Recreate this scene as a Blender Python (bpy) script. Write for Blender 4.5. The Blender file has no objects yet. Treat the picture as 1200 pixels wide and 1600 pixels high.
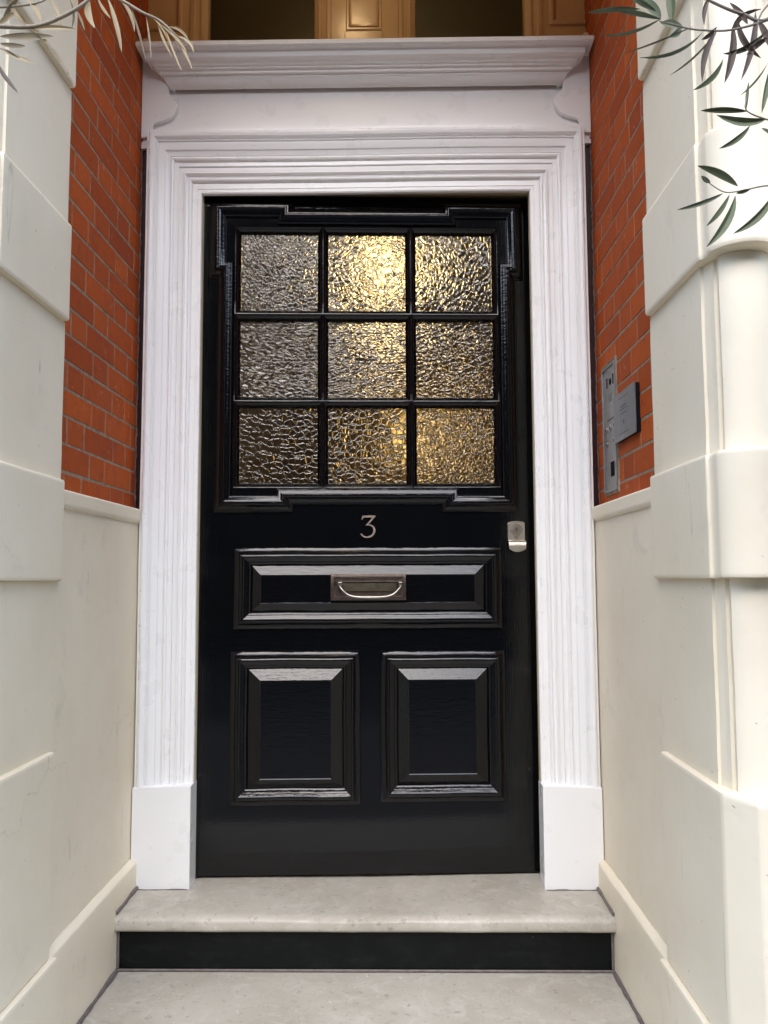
import bpy, bmesh, math, random
from mathutils import Vector, Matrix
random.seed(7)
R = math.radians
scene = bpy.context.scene
COL = scene.collection

# ------------------------------------------------------------------ camera
CAM_F, CAM_LOC = 1263.2, Vector((0.0953, -2.5627, 0.946))
YAW, PITCH, ROLL = 0.0148, 0.0803, -0.0040
r0 = Vector((math.cos(YAW), math.sin(YAW), 0)); f0 = Vector((-math.sin(YAW), math.cos(YAW), 0)); z0 = Vector((0, 0, 1))
fw = f0 * math.cos(PITCH) + z0 * math.sin(PITCH); u1 = z0 * math.cos(PITCH) - f0 * math.sin(PITCH)
rt = r0 * math.cos(ROLL) + u1 * math.sin(ROLL); up = u1 * math.cos(ROLL) - r0 * math.sin(ROLL)
cam_d = bpy.data.cameras.new("camera"); cam = bpy.data.objects.new("camera", cam_d); COL.objects.link(cam)
cam_d.sensor_fit = 'VERTICAL'; cam_d.sensor_height = 36.0; cam_d.lens = CAM_F / 1600 * 36.0
cam_d.clip_start = 0.02; cam_d.clip_end = 500
M = Matrix((rt, up, -fw)).transposed().to_4x4(); M.translation = CAM_LOC
cam.matrix_world = M
scene.camera = cam
scene.render.resolution_x, scene.render.resolution_y = 768, 1024

def at(x, y, Y):
    """point of the photograph (1200 x 1600) on the plane at depth Y"""
    d = fw + rt * ((x - 600) / CAM_F) - up * ((y - 800) / CAM_F)
    return CAM_LOC + d * ((Y - CAM_LOC.y) / d.y)

# ------------------------------------------------------------------ world, sun, exposure
world = bpy.data.worlds.new("World"); scene.world = world; world.use_nodes = True
wn = world.node_tree.nodes; wl = world.node_tree.links
bg = wn["Background"]; sky = wn.new("ShaderNodeTexSky"); sky.sky_type = 'NISHITA'; sky.sun_disc = False
SUN_EL, SUN_AZ = 40.0, 184.0                 # azimuth clockwise from +Y: the sun stands behind the photographer, a little to the left
sky.sun_elevation = R(SUN_EL); sky.sun_rotation = R(SUN_AZ)
sky.air_density = 1.0; sky.dust_density = 1.0; sky.ozone_density = 1.0
bg.inputs[1].default_value = 0.15
wl.new(sky.outputs[0], bg.inputs[0])
sl = bpy.data.lights.new("sun", 'SUN'); so = bpy.data.objects.new("sun", sl); COL.objects.link(so)
sl.energy = 1.0; sl.angle = R(80); sl.color = (1.0, 0.98, 0.96)
sd = Vector((math.sin(R(SUN_AZ)) * math.cos(R(SUN_EL)), math.cos(R(SUN_AZ)) * math.cos(R(SUN_EL)), math.sin(R(SUN_EL))))
so.rotation_euler = (-sd).to_track_quat('-Z', 'Y').to_euler(); so.location = (0, -6, 12)
vs = scene.view_settings; vs.view_transform = 'Standard'; vs.look = 'None'; vs.gamma = 1.0; vs.use_curve_mapping = False
vs.exposure = 2.24
cy = scene.cycles; cy.use_denoising = True; cy.max_bounces = 10; cy.diffuse_bounces = 6; cy.glossy_bounces = 5; cy.transmission_bounces = 10
cy.caustics_reflective = False; cy.caustics_refractive = False; cy.sample_clamp_indirect = 6.0
cy.use_adaptive_sampling = True; cy.adaptive_threshold = 0.01

# ------------------------------------------------------------------ materials
class NT:
    def __init__(s, name):
        s.m = bpy.data.materials.new(name); s.m.use_nodes = True; s.t = s.m.node_tree; s.n = s.t.nodes; s.l = s.t.links
        s.b = s.n["Principled BSDF"]; s.tc = s.n.new("ShaderNodeTexCoord"); s.nrm = None
    def vec(s, scale=(1, 1, 1), rot=(0, 0, 0), loc=(0, 0, 0)):
        mp = s.n.new("ShaderNodeMapping"); s.l.new(s.tc.outputs["Object"], mp.inputs[0])
        mp.inputs["Scale"].default_value = scale; mp.inputs["Rotation"].default_value = rot; mp.inputs["Location"].default_value = loc
        return mp.outputs[0]
    def noise(s, scale, detail=4, rough=.55, v=None, dist=0):
        nd = s.n.new("ShaderNodeTexNoise"); nd.inputs["Scale"].default_value = scale; nd.inputs["Detail"].default_value = detail
        nd.inputs["Roughness"].default_value = rough; nd.inputs["Distortion"].default_value = dist
        s.l.new(v if v is not None else s.tc.outputs["Object"], nd.inputs["Vector"]); return nd.outputs["Fac"]
    def ramp(s, fac, stops):
        r = s.n.new("ShaderNodeValToRGB"); e = r.color_ramp.elements
        e[0].position, e[0].color = stops[0][0], stops[0][1]; e[1].position, e[1].color = stops[-1][0], stops[-1][1]
        for p, c in stops[1:-1]:
            k = e.new(p); k.color = c
        s.l.new(fac, r.inputs[0]); return r.outputs[0]
    def mix(s, a, b, fac, mode='MIX'):
        x = s.n.new("ShaderNodeMix"); x.data_type = 'RGBA'; x.blend_type = mode
        for v, i in ((a, 6), (b, 7)):
            if isinstance(v, tuple): x.inputs[i].default_value = v
            else: s.l.new(v, x.inputs[i])
        if isinstance(fac, (int, float)): x.inputs[0].default_value = fac
        else: s.l.new(fac, x.inputs[0])
        return x.outputs[2]
    def math(s, op, a, b=0.0):
        x = s.n.new("ShaderNodeMath"); x.operation = op
        for v, i in ((a, 0), (b, 1)):
            if isinstance(v, (int, float)): x.inputs[i].default_value = v
            else: s.l.new(v, x.inputs[i])
        return x.outputs[0]
    def bump(s, h, strength=.3, dist=.002):
        b = s.n.new("ShaderNodeBump"); b.inputs["Strength"].default_value = strength; b.inputs["Distance"].default_value = dist
        s.l.new(h, b.inputs["Height"])
        if s.nrm is not None: s.l.new(s.nrm, b.inputs["Normal"])
        s.nrm = b.outputs[0]; s.l.new(s.nrm, s.b.inputs["Normal"])
    def set(s, name, v):
        if isinstance(v, (int, float, tuple)): s.b.inputs[name].default_value = v
        else: s.l.new(v, s.b.inputs[name])
def g(r, gg=None, b=None):
    return (r, r if gg is None else gg, r if b is None else b, 1)

def mat_white():
    t = NT("white gloss paint")
    t.set("Base Color", t.mix(g(.80, .80, .793), g(.79, .79, .782), t.ramp(t.noise(3.0, 5), [(.45, g(0)), (.75, g(1))])))
    t.set("Roughness", t.math('ADD', t.math('MULTIPLY', t.noise(14), .14), .22))
    t.bump(t.noise(60, 2, v=t.vec((1, 1, .08))), .04, .001)
    t.bump(t.noise(9, 2), .05, .003)
    return t.m
def mat_cream(tint=1.0, name="cream masonry paint"):
    t = NT(name)
    base = t.mix(g(.775 * tint, .697 * tint, .545 * tint), g(.72 * tint, .635 * tint, .48 * tint), t.ramp(t.noise(2.3, 6, .6), [(.42, g(0)), (.68, g(1))]))
    # faint dirty patches and fine scuffs
    dirt = t.ramp(t.noise(5.5, 8, .7, dist=.6), [(.58, g(0)), (.8, g(.45))])
    base = t.mix(base, g(.44, .40, .33), dirt)
    scuff = t.ramp(t.noise(26, 3, .5, v=t.vec((1, 1, .22), rot=(.3, .2, 0)), dist=.3), [(.755, g(0)), (.775, g(.7))])
    base = t.mix(base, g(.24, .21, .18), scuff)
    base = t.mix(base, g(.22, .19, .15), t.ramp(t.noise(75, 2, .5, v=t.vec(loc=(5, 2, 7))), [(.765, g(0)), (.785, g(.75))]))
    base = t.mix(base, g(.30, .27, .22), t.ramp(t.noise(9, 2, .4, v=t.vec((3.2, 3.2, .35), rot=(.15, -.1, .4), loc=(2, 9, 1)), dist=.5), [(.735, g(0)), (.748, g(.5)), (.76, g(0))]))
    vo = t.n.new("ShaderNodeTexVoronoi"); vo.feature = 'DISTANCE_TO_EDGE'; vo.inputs["Scale"].default_value = 2.3
    wv = t.n.new("ShaderNodeVectorMath"); wv.operation = 'MULTIPLY_ADD'; nz = t.n.new("ShaderNodeTexNoise"); nz.inputs["Scale"].default_value = 7; nz.inputs["Detail"].default_value = 5
    t.l.new(t.tc.outputs["Object"], nz.inputs["Vector"]); t.l.new(nz.outputs["Color"], wv.inputs[0]); wv.inputs[1].default_value = (.25, .25, .25); t.l.new(t.tc.outputs["Object"], wv.inputs[2]); t.l.new(wv.outputs[0], vo.inputs["Vector"])
    crack = t.math('MULTIPLY', t.ramp(vo.outputs["Distance"], [(.0, g(1)), (.0045, g(0))]), t.ramp(t.noise(1.9, 3, v=t.vec(loc=(4, 4, 8))), [(.53, g(0)), (.62, g(1))]))
    base = t.mix(base, g(.40, .35, .27), t.math('MULTIPLY', crack, .45)); t.bump(crack, .4, -.001)
    t.set("Base Color", base); t.set("Roughness", t.math('ADD', t.math('MULTIPLY', t.noise(20), .25), .38))
    t.bump(t.noise(7, 3), .25, .006); t.bump(t.noise(60, 4, .7, v=t.vec((1, 1, .25))), .18, .0016); t.bump(t.noise(140, 3), .14, .0010); t.bump(scuff, .3, -.001)
    return t.m
def mat_black(name="black gloss paint", gv=.16, gh=.30):
    t = NT(name)
    t.set("Base Color", g(.0022, .0024, .0030)); t.set("IOR", 1.5); t.set("Specular IOR Level", .38)
    t.set("Roughness", t.math('ADD', t.math('MULTIPLY', t.ramp(t.noise(8, 5, .7), [(.35, g(0)), (.7, g(1))]),   .05), .025))
    v = t.vec((26, 26, 1.0)); h = t.vec((3.0, 12, 16))
    t.bump(t.noise(9, 3, .6, v=v), gv, .0012)
    t.bump(t.noise(9, 3, .6, v=h), gh, .0018)
    t.bump(t.noise(24, 2), .08, .0010)
    sp = t.ramp(t.noise(210, 1), [(.74, g(0)), (.8, g(1))]); t.bump(sp, .25, .0006)
    return t.m
def mat_riser():
    t = NT("black floor paint")
    dust = t.ramp(t.noise(13, 8, .75, v=t.vec((1, 1, 2.2))), [(.48, g(0)), (.85, g(1))])
    chip = t.ramp(t.noise(70, 2), [(.765, g(0)), (.79, g(1))])
    c = t.mix(g(.003, .0042, .0042), g(.014, .016, .015), dust); c = t.mix(c, g(.35, .33, .3), chip)
    t.set("Base Color", c); t.set("Roughness", t.math('ADD', t.math('MULTIPLY', dust, .25), .30)); t.set("Specular IOR Level", .16); t.bump(t.noise(30, 4), .2, .002)
    return t.m
def mat_stone():
    t = NT("worn limestone")
    a = t.mix(g(.43, .40, .34), g(.355, .325, .265), t.ramp(t.noise(4.2, 8, .65, dist=.8), [(.38, g(0)), (.68, g(1))]))
    a = t.mix(a, g(.50, .475, .42), t.ramp(t.noise(17, 7, .75, dist=.8), [(.5, g(0)), (.66, g(.7))]))
    a = t.mix(a, g(.17, .15, .13), t.ramp(t.noise(38, 6, .75), [(.57, g(0)), (.72, g(.8))]))
    a = t.mix(a, g(.62, .6, .55), t.ramp(t.noise(55, 3, .6, v=t.vec(loc=(3, 1, 2))), [(.69, g(0)), (.74, g(.7))]))
    t.set("Base Color", a); t.set("Roughness", t.math('ADD', t.math('MULTIPLY', t.noise(9, 4), .4), .22))
    a2 = t.mix(a, g(.12, .11, .10), t.ramp(t.noise(120, 2, .5), [(.70, g(0)), (.76, g(.7))])); t.set('Base Color', a2)
    t.bump(t.noise(6, 5), .4, .006); t.bump(t.noise(60, 5, .7), .4, .002)
    return t.m
def mat_brick():
    t = NT("red brick")
    at_ = t.n.new("ShaderNodeAttribute"); at_.attribute_name = "tone"
    c = t.ramp(at_.outputs["Fac"], [(0, g(.33, .062, .014)), (.35, g(.39, .076, .015)), (.85, g(.44, .092, .018)), (1, g(.30, .056, .017))])
    c = t.mix(c, g(.20, .05, .025), t.ramp(t.noise(30, 6, .7), [(.5, g(0)), (.8, g(.8))]))
    c = t.mix(c, g(.58, .36, .27), t.ramp(t.noise(34, 7, .72, v=t.vec((1, 1, .7)), dist=1.0), [(.61, g(0)), (.70, g(.5))]))
    t.set("Base Color", c); t.set("Roughness", .75); t.set("Specular IOR Level", .15); t.bump(t.noise(60, 6, .7), .45, .002); t.bump(t.noise(12, 3), .3, .003)
    return t.m
def mat_plain(name, col, rough=.5, metal=0.0, var=.15, bump=.1, scale=25, spec=None):
    t = NT(name)
    lo = tuple(c * (1 - var) for c in col[:3]) + (1,)
    t.set("Base Color", t.mix(col, lo, t.ramp(t.noise(scale, 5, .6), [(.4, g(0)), (.7, g(1))])))
    t.set("Roughness", t.math('ADD', t.math('MULTIPLY', t.noise(scale * 1.7, 4), .2), max(rough - .1, .02))); t.set("Metallic", metal)
    if bump: t.bump(t.noise(scale * 2, 4), bump, .0015)
    return t.m
def mat_hammered(i, scale, rot, stretch, depth, edge):
    t = NT("hammered glass %s" % "abcdefghi"[i])
    t.set("Base Color", g(.89, .81, .60)); t.set("Roughness", .10); t.set("Specular IOR Level", .1); t.set("Transmission Weight", 1.0); t.set("IOR", 1.5)
    mp = t.vec((scale * stretch[0], scale, scale * stretch[1]), (0, rot, 0), (i * 3.1, i * 1.7, i * 2.3))
    nz = t.n.new("ShaderNodeTexNoise"); nz.inputs["Scale"].default_value = .9; nz.inputs["Detail"].default_value = 2; t.l.new(mp, nz.inputs["Vector"])
    ad = t.n.new("ShaderNodeVectorMath"); ad.operation = 'MULTIPLY_ADD'; t.l.new(nz.outputs["Color"], ad.inputs[0])
    ad.inputs[1].default_value = (.35, .35, .35); t.l.new(mp, ad.inputs[2])
    vo = t.n.new("ShaderNodeTexVoronoi"); vo.feature = 'DISTANCE_TO_EDGE'; vo.inputs["Scale"].default_value = 1.0
    t.l.new(ad.outputs[0], vo.inputs["Vector"])
    mr = t.n.new("ShaderNodeMapRange"); mr.interpolation_type = 'SMOOTHSTEP'; mr.inputs[1].default_value = 0.0; mr.inputs[2].default_value = edge
    t.l.new(vo.outputs["Distance"], mr.inputs[0])
    ripple = t.n.new("ShaderNodeTexNoise"); ripple.inputs["Scale"].default_value = .45; ripple.inputs["Detail"].default_value = 1; t.l.new(ad.outputs[0], ripple.inputs["Vector"])
    h = t.math('ADD', mr.outputs[0], t.math('MULTIPLY', ripple.outputs["Fac"], .9 if edge > .2 else .5))
    t.bump(h, 1.0, .48 * depth * edge / scale)
    return t.m
BLACK_LEAF = mat_black('flat black gloss paint', .12, .05)
WHITE, CREAM, BLACK, RISER, STONE, BRICK = mat_white(), mat_cream(), mat_black(), mat_riser(), mat_stone(), mat_brick()
MORTAR = mat_plain("lime mortar", g(.29, .235, .165), .9, var=.45, bump=.5, scale=40)
MAROON = mat_plain("dark maroon paint", g(.045, .014, .014), .35, var=.5, bump=.4, scale=18)
CAULK = mat_plain("grey sealant", g(.15, .125, .115), .6, var=.4, bump=.4, scale=40)
ROUGHCAST = mat_plain("ragged mortar", g(.16, .11, .095), .75, var=.6, bump=.8, scale=45)
BUFF = mat_plain("buff gloss paint", g(.60, .40, .20), .22, var=.08, bump=.12, scale=12)
LINING = mat_plain('warm cream lining paint', g(.78, .64, .40), .4, var=.08)
NICKEL = mat_plain("satin nickel", g(.62, .58, .50), .34, 1.0, .12, .05, 60)
STEEL = mat_plain("brushed steel", g(.30, .30, .295), .42, 1.0, .1, .05, 60)
PLAQ = mat_plain("grey metal plaque", g(.20, .205, .215), .42, .7, .1, .05, 30)
BRONZE = mat_plain("bronzed metal", g(.20, .155, .125), .33, 1.0, .3, .08, 50)
BRIGHTB = mat_plain("worn bright metal", g(.36, .34, .31), .3, 1.0, .15, .05, 50)
NUMERAL = mat_plain("pinkish brass", g(.66, .53, .44), .35, 1.0, .1, .05, 60)
DARK = mat_plain("dark recess", g(.010), .9, var=.1, bump=0); DARK.node_tree.nodes["Principled BSDF"].inputs["Specular IOR Level"].default_value = .05
GREY = mat_plain("grey engraving", g(.06), .6, var=.1, bump=0)
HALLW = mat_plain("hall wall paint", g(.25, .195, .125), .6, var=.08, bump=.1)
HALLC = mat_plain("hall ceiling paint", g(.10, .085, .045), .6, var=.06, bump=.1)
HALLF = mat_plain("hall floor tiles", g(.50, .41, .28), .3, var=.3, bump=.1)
BARK = mat_plain("olive bark", g(.22, .18, .13), .85, var=.4, bump=.8, scale=30)
TWIG = mat_plain("pale twig", g(.30, .25, .18), .7, var=.3, bump=.4, scale=60)
TERRA = mat_plain("dark lead planter", g(.06, .06, .065), .6, var=.2, bump=.2)
SOIL = mat_plain("soil", g(.05, .035, .025), .9, var=.4, bump=.8)
ASPH = mat_plain("asphalt", g(.05), .85, var=.3, bump=.5, scale=40)
PAVE = mat_plain("paving stone", g(.13, .125, .115), .8, var=.25, bump=.4, scale=9)
FARB = mat_plain("dark london brick", g(.05, .038, .03), .85, var=.3, bump=.2, scale=6)
FARW = mat_plain("far painted trim", g(.2), .6, var=.1, bump=0)
def leaf_mat(name, c, tr=.25):
    t = NT(name)
    lo = tuple(x * .65 for x in c[:3]) + (1,)
    t.set("Base Color", t.mix(c, lo, t.ramp(t.noise(22, 4), [(.35, g(0)), (.7, g(1))]))); t.set("Roughness", .5); t.set("Specular IOR Level", .25)
    return t.m
LEAF_D = leaf_mat("olive leaf upper side", g(.13, .155, .085)); LEAF_P = leaf_mat("olive leaf pale side", g(.20, .235, .15))
LEAF_B = leaf_mat("withered brown leaf", g(.085, .060, .043)); LEAF_T = leaf_mat("dry tan leaf", g(.36, .28, .16)); LEAF_G = leaf_mat("dry grey leaf", g(.22, .175, .105))
def glass_plain():
    t = NT("window glass"); t.set("Base Color", g(.9, .9, .82)); t.set("Roughness", .01); t.set("Transmission Weight", 1.0); t.set("IOR", 1.45); return t.m
GLASS = glass_plain()
def lamp_mat(name, strength, col):
    t = NT(name); t.set("Base Color", g(.9, .8, .6)); t.set("Emission Color", col); t.set("Emission Strength", strength); return t.m
LAMP = lamp_mat("lit globe", 1.55, g(1.0, .73, .34)); LAMP2 = lamp_mat("lit wall globe", .4, g(1.0, .66, .24)); PLAMP = lamp_mat("lit porch globe", 5.0, g(1.0, .68, .34))

# ------------------------------------------------------------------ mesh helpers
def finish(o, m, parent):
    COL.objects.link(o)
    for k in (m if isinstance(m, (list, tuple)) else [m]): o.data.materials.append(k)
    if parent is not None: o.parent = parent
    return o
def obj(name, bm, m, parent=None, smooth=35, rec=True, weighted=True):
    if rec: bmesh.ops.recalc_face_normals(bm, faces=bm.faces)
    me = bpy.data.meshes.new(name); bm.to_mesh(me); bm.free()
    if smooth:
        me.shade_smooth(); me.set_sharp_from_angle(angle=R(smooth))
    o = finish(bpy.data.objects.new(name, me), m, parent)
    if smooth and weighted:
        wm = o.modifiers.new("weighted_normal", 'WEIGHTED_NORMAL'); wm.keep_sharp = True; wm.weight = 80
    return o
def empty(name, loc=(0, 0, 0), rz=0.0):
    o = bpy.data.objects.new(name, None); COL.objects.link(o); o.location = loc; o.rotation_euler = (0, 0, rz); o.empty_display_size = .1
    return o
def tag(o, label=None, cat=None, group=None, kind=None):
    if label: o["label"] = label
    if cat: o["category"] = cat
    if group: o["group"] = group
    if kind: o["kind"] = kind
    return o
def box(bm, a, b, bev=0.0, seg=2, mi=0):
    x0, y0, z0_ = a; x1, y1, z1 = b
    vs_ = [bm.verts.new(p) for p in ((x0, y0, z0_), (x1, y0, z0_), (x1, y1, z0_), (x0, y1, z0_), (x0, y0, z1), (x1, y0, z1), (x1, y1, z1), (x0, y1, z1))]
    fs = [bm.faces.new([vs_[i] for i in q]) for q in ((0, 3, 2, 1), (4, 5, 6, 7), (0, 1, 5, 4), (1, 2, 6, 5), (2, 3, 7, 6), (3, 0, 4, 7))]
    for f in fs: f.material_index = mi
    if bev:
        es = list({e for f in fs for e in f.edges})
        r = bmesh.ops.bevel(bm, geom=es, offset=bev, segments=seg, affect='EDGES', profile=.5)
        for f in r['faces']: f.material_index = mi
    return fs
def mitres(path, closed):
    n = len(path); out = []
    for i in range(n):
        p = Vector(path[i])
        a = Vector(path[i - 1]) if (closed or i > 0) else None
        c = Vector(path[(i + 1) % n]) if (closed or i < n - 1) else None
        ns = []
        for s, e in ((a, p), (p, c)):
            if s is not None and e is not None:
                d = (e - s).normalized(); ns.append(Vector((-d.y, d.x)))
        m = ns[0] if len(ns) == 1 else (ns[0] + ns[1]) / (1 + ns[0].dot(ns[1]))
        out.append((p, m))
    return out
def sweep(bm, path, prof, to3, closed=True, cap=False, sub=1):
    """offset the path to its left by t, raise by h; mitred corners"""
    if sub > 1:
        q = []
        n = len(path)
        for i in range(n if closed else n - 1):
            a, b = Vector(path[i]), Vector(path[(i + 1) % n])
            q += [tuple(a.lerp(b, k / sub)) for k in range(sub)]
        if not closed: q.append(path[-1])
        path = q
    mt = mitres(path, closed); n = len(mt)
    rings = [[bm.verts.new(to3(p.x + t * m.x, p.y + t * m.y, h)) for p, m in mt] for t, h in prof]
    for a, b in zip(rings, rings[1:]):
        for i in range(n if closed else n - 1):
            j = (i + 1) % n
            bm.faces.new((a[i], a[j], b[j], b[i]))
    if cap: bm.faces.new(rings[-1])
    return rings
def extrude_poly(bm, pts, to3, h0, h1, bev=0, mi=0):
    a = [bm.verts.new(to3(x, y, h0)) for x, y in pts]; b = [bm.verts.new(to3(x, y, h1)) for x, y in pts]
    n = len(pts); fs = [bm.faces.new(a), bm.faces.new(b)]
    for i in range(n): fs.append(bm.faces.new((a[i], a[(i + 1) % n], b[(i + 1) % n], b[i])))
    for f in fs: f.material_index = mi
    if bev: bmesh.ops.bevel(bm, geom=list(fs[1].edges), offset=bev, segments=2, affect='EDGES', profile=.5)
    return fs
def tube(bm, pts, rad, n=10, cap=True, mi=0):
    pts = [Vector(p) for p in pts]; rad = rad if isinstance(rad, (list, tuple)) else [rad] * len(pts); rings = []
    ref = Vector((.31, .52, .79)); t0 = (pts[1] - pts[0]).normalized(); u = t0.cross(ref).normalized()
    for i, p in enumerate(pts):
        t = (pts[min(i + 1, len(pts) - 1)] - pts[max(i - 1, 0)]).normalized()
        u = (u - t * u.dot(t)).normalized(); v = t.cross(u)
        rings.append([bm.verts.new(p + (u * math.cos(k * math.tau / n) + v * math.sin(k * math.tau / n)) * rad[i]) for k in range(n)])
    for a, b in zip(rings, rings[1:]):
        for k in range(n):
            f = bm.faces.new((a[k], a[(k + 1) % n], b[(k + 1) % n], b[k])); f.material_index = mi
    if cap:
        for r in (rings[0], rings[-1]): bm.faces.new(r).material_index = mi
def disc(bm, c, r, h0, h1, to3, n=24, mi=0):
    return extrude_poly(bm, [(c[0] + r * math.cos(k * math.tau / n), c[1] + r * math.sin(k * math.tau / n)) for k in range(n)], to3, h0, h1, mi=mi)
def arc(cx, cy_, r, a0, a1, n):
    return [(cx + r * math.cos(R(a0 + (a1 - a0) * k / n)), cy_ + r * math.sin(R(a0 + (a1 - a0) * k / n))) for k in range(n + 1)]
XZ = lambda a, b, h: (a, -h, b)          # drawn on a wall that faces the street, h towards the street
def rect(x0, z0_, x1, z1): return [(x0, z0_), (x1, z0_), (x1, z1), (x0, z1)]   # counter-clockwise: left side = inside

# ------------------------------------------------------------------ setting: road, pavement, sky comes from the world
bm = bmesh.new(); box(bm, (-60, -80, -.9), (60, -5.5, -.60)); tag(obj("road", bm, ASPH, smooth=0), kind="structure")
bm = bmesh.new(); box(bm, (-60, -5.5, -.9), (60, 12, -.48)); tag(obj("pavement", bm, PAVE, smooth=0), kind="structure")

# ------------------------------------------------------------------ stone piers with banded rustication
def pier_plan(kind):
    if kind == 'recess':
        p = [(.715, -.632), (.715, -.956), (.7217, -.9570), (.7205, -.9615), (.7235, -.970), (.7255, -.982), (.7268, -.9935), (.7338, -.9945), (.7318, -1.0005)]
        p += arc(.778, -.985, .056, -150, -25, 22); p += [(.835, -.995), (.846, -.994), (.848, -.960), (2.6, -.960)]
    elif kind == 'proud':
        p = [(.700, -.645), (.6985, -.985), (.6995, -.9915), (.705, -.9925), (.7075, -1.0)]
        p += arc(.772, -1.010, .068, -168, -20, 22); p += [(.845, -1.02), (.857, -1.018), (.860, -.985), (2.6, -.985)]
    elif kind == 'block':
        p = [(.702, -.655), (.6985, -1.004), (.700, -1.012), (.736, -1.080), (.742, -1.084), (.862, -1.084), (.866, -.99), (2.6, -.99)]
    else:
        p = [(.690, -.640), (.687, -1.010), (.687, -1.018), (.726, -1.094), (.733, -1.098), (.874, -1.098), (.878, -1.0), (2.6, -1.0)]
    return p
def pier_layer(bm, plan, za, zb, sx, r=.006, top=True, bottom=True, zsub=.06):
    """stack of outlines from za up to zb with softened arrises; r shrinks the outline at both ends"""
    q = []
    for i, p in enumerate(plan):
        if i:
            a = Vector(plan[i - 1]); b = Vector(p); L = (b - a).length
            if L > .025: q += [tuple(a.lerp(b, .004 / L)), tuple(a.lerp(b, 1 - .004 / L))]
        q.append(p)
    plan = q
    def ring(z, ins):
        out = []
        mt = mitres(plan, False)
        for i, (p, m) in enumerate(mt):
            q = p - m * ins if False else p + m * ins
            y = q.y if i else p.y
            out.append(bm.verts.new((sx * q.x, y, z)))
        out.append(bm.verts.new((sx * 2.6, -.60, z)))
        return out
    nz = max(2, int((zb - za) / zsub)); lv = []
    if r:
        lv += [(za, r * .8), (za + r * .3, r * .25), (za + r, 0), (za + r + .004, 0)]
    else: lv += [(za, 0)]
    lv += [(za + (zb - za) * k / nz, 0) for k in range(1, nz)]
    lv += [(zb - r - .004, 0), (zb - r, 0), (zb - r * .3, r * .25), (zb, r * .8)] if r else [(zb, 0)]
    rings = [ring(z, i) for z, i in lv]
    n = len(rings[0])
    for a, b in zip(rings, rings[1:]):
        for k in range(n): bm.faces.new((a[k], a[(k + 1) % n], b[(k + 1) % n], b[k]))
    bm.faces.new(rings[0]); bm.faces.new(rings[-1])
    for v in bm.verts:      # hand-floated render: slightly uneven faces and arrises
        c = v.co; w = .0007 * math.sin(c.z * 21 + c.y * 17 + c.x * 5) + .0005 * math.sin(c.z * 53 - c.y * 31)
        v.co = Vector((c.x + w * sx, c.y + w, c.z + .0006 * math.sin(c.y * 37 + c.z * 3) + .0005 * math.sin(c.y * 83 + c.x * 60)))
BANDS = [('plinth', 'plinth', -.48, .078, .006), ('block', 'base_block', .078, .543, .006), ('recess', 'shaft', .543, .941, 0), ('proud', 'band', .941, 1.183, .006),
         ('recess', 'shaft', 1.183, 1.572, 0), ('proud', 'band', 1.572, 1.815, .007), ('recess', 'shaft', 1.815, 2.167, 0), ('proud', 'band', 2.167, 2.43, .007),
         ('recess', 'shaft', 2.43, 2.80, 0), ('proud', 'band', 2.80, 3.05, .007), ('recess', 'shaft', 3.05, 3.50, 0)]
for sx, side, word in ((-1, 'left', 'left'), (1, 'right', 'right')):
    pr = empty("stone_pier", (sx * .77, -.95, -.48))
    tag(pr, {'left': "cream painted banded pier left of the doorway, under the withered olive branch",
             'right': "cream painted banded pier with corner roll moulding, beside the intercom"}[side], "pier", "banded piers flanking the doorway")
    for kind, nm, za, zb, r in BANDS:
        bm = bmesh.new(); pier_layer(bm, pier_plan(kind), za, zb, sx, r)
        o = obj(nm, bm, CREAM, pr, 40); o.matrix_parent_inverse = Matrix.Translation((-sx * .77, .95, .48))

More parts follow.
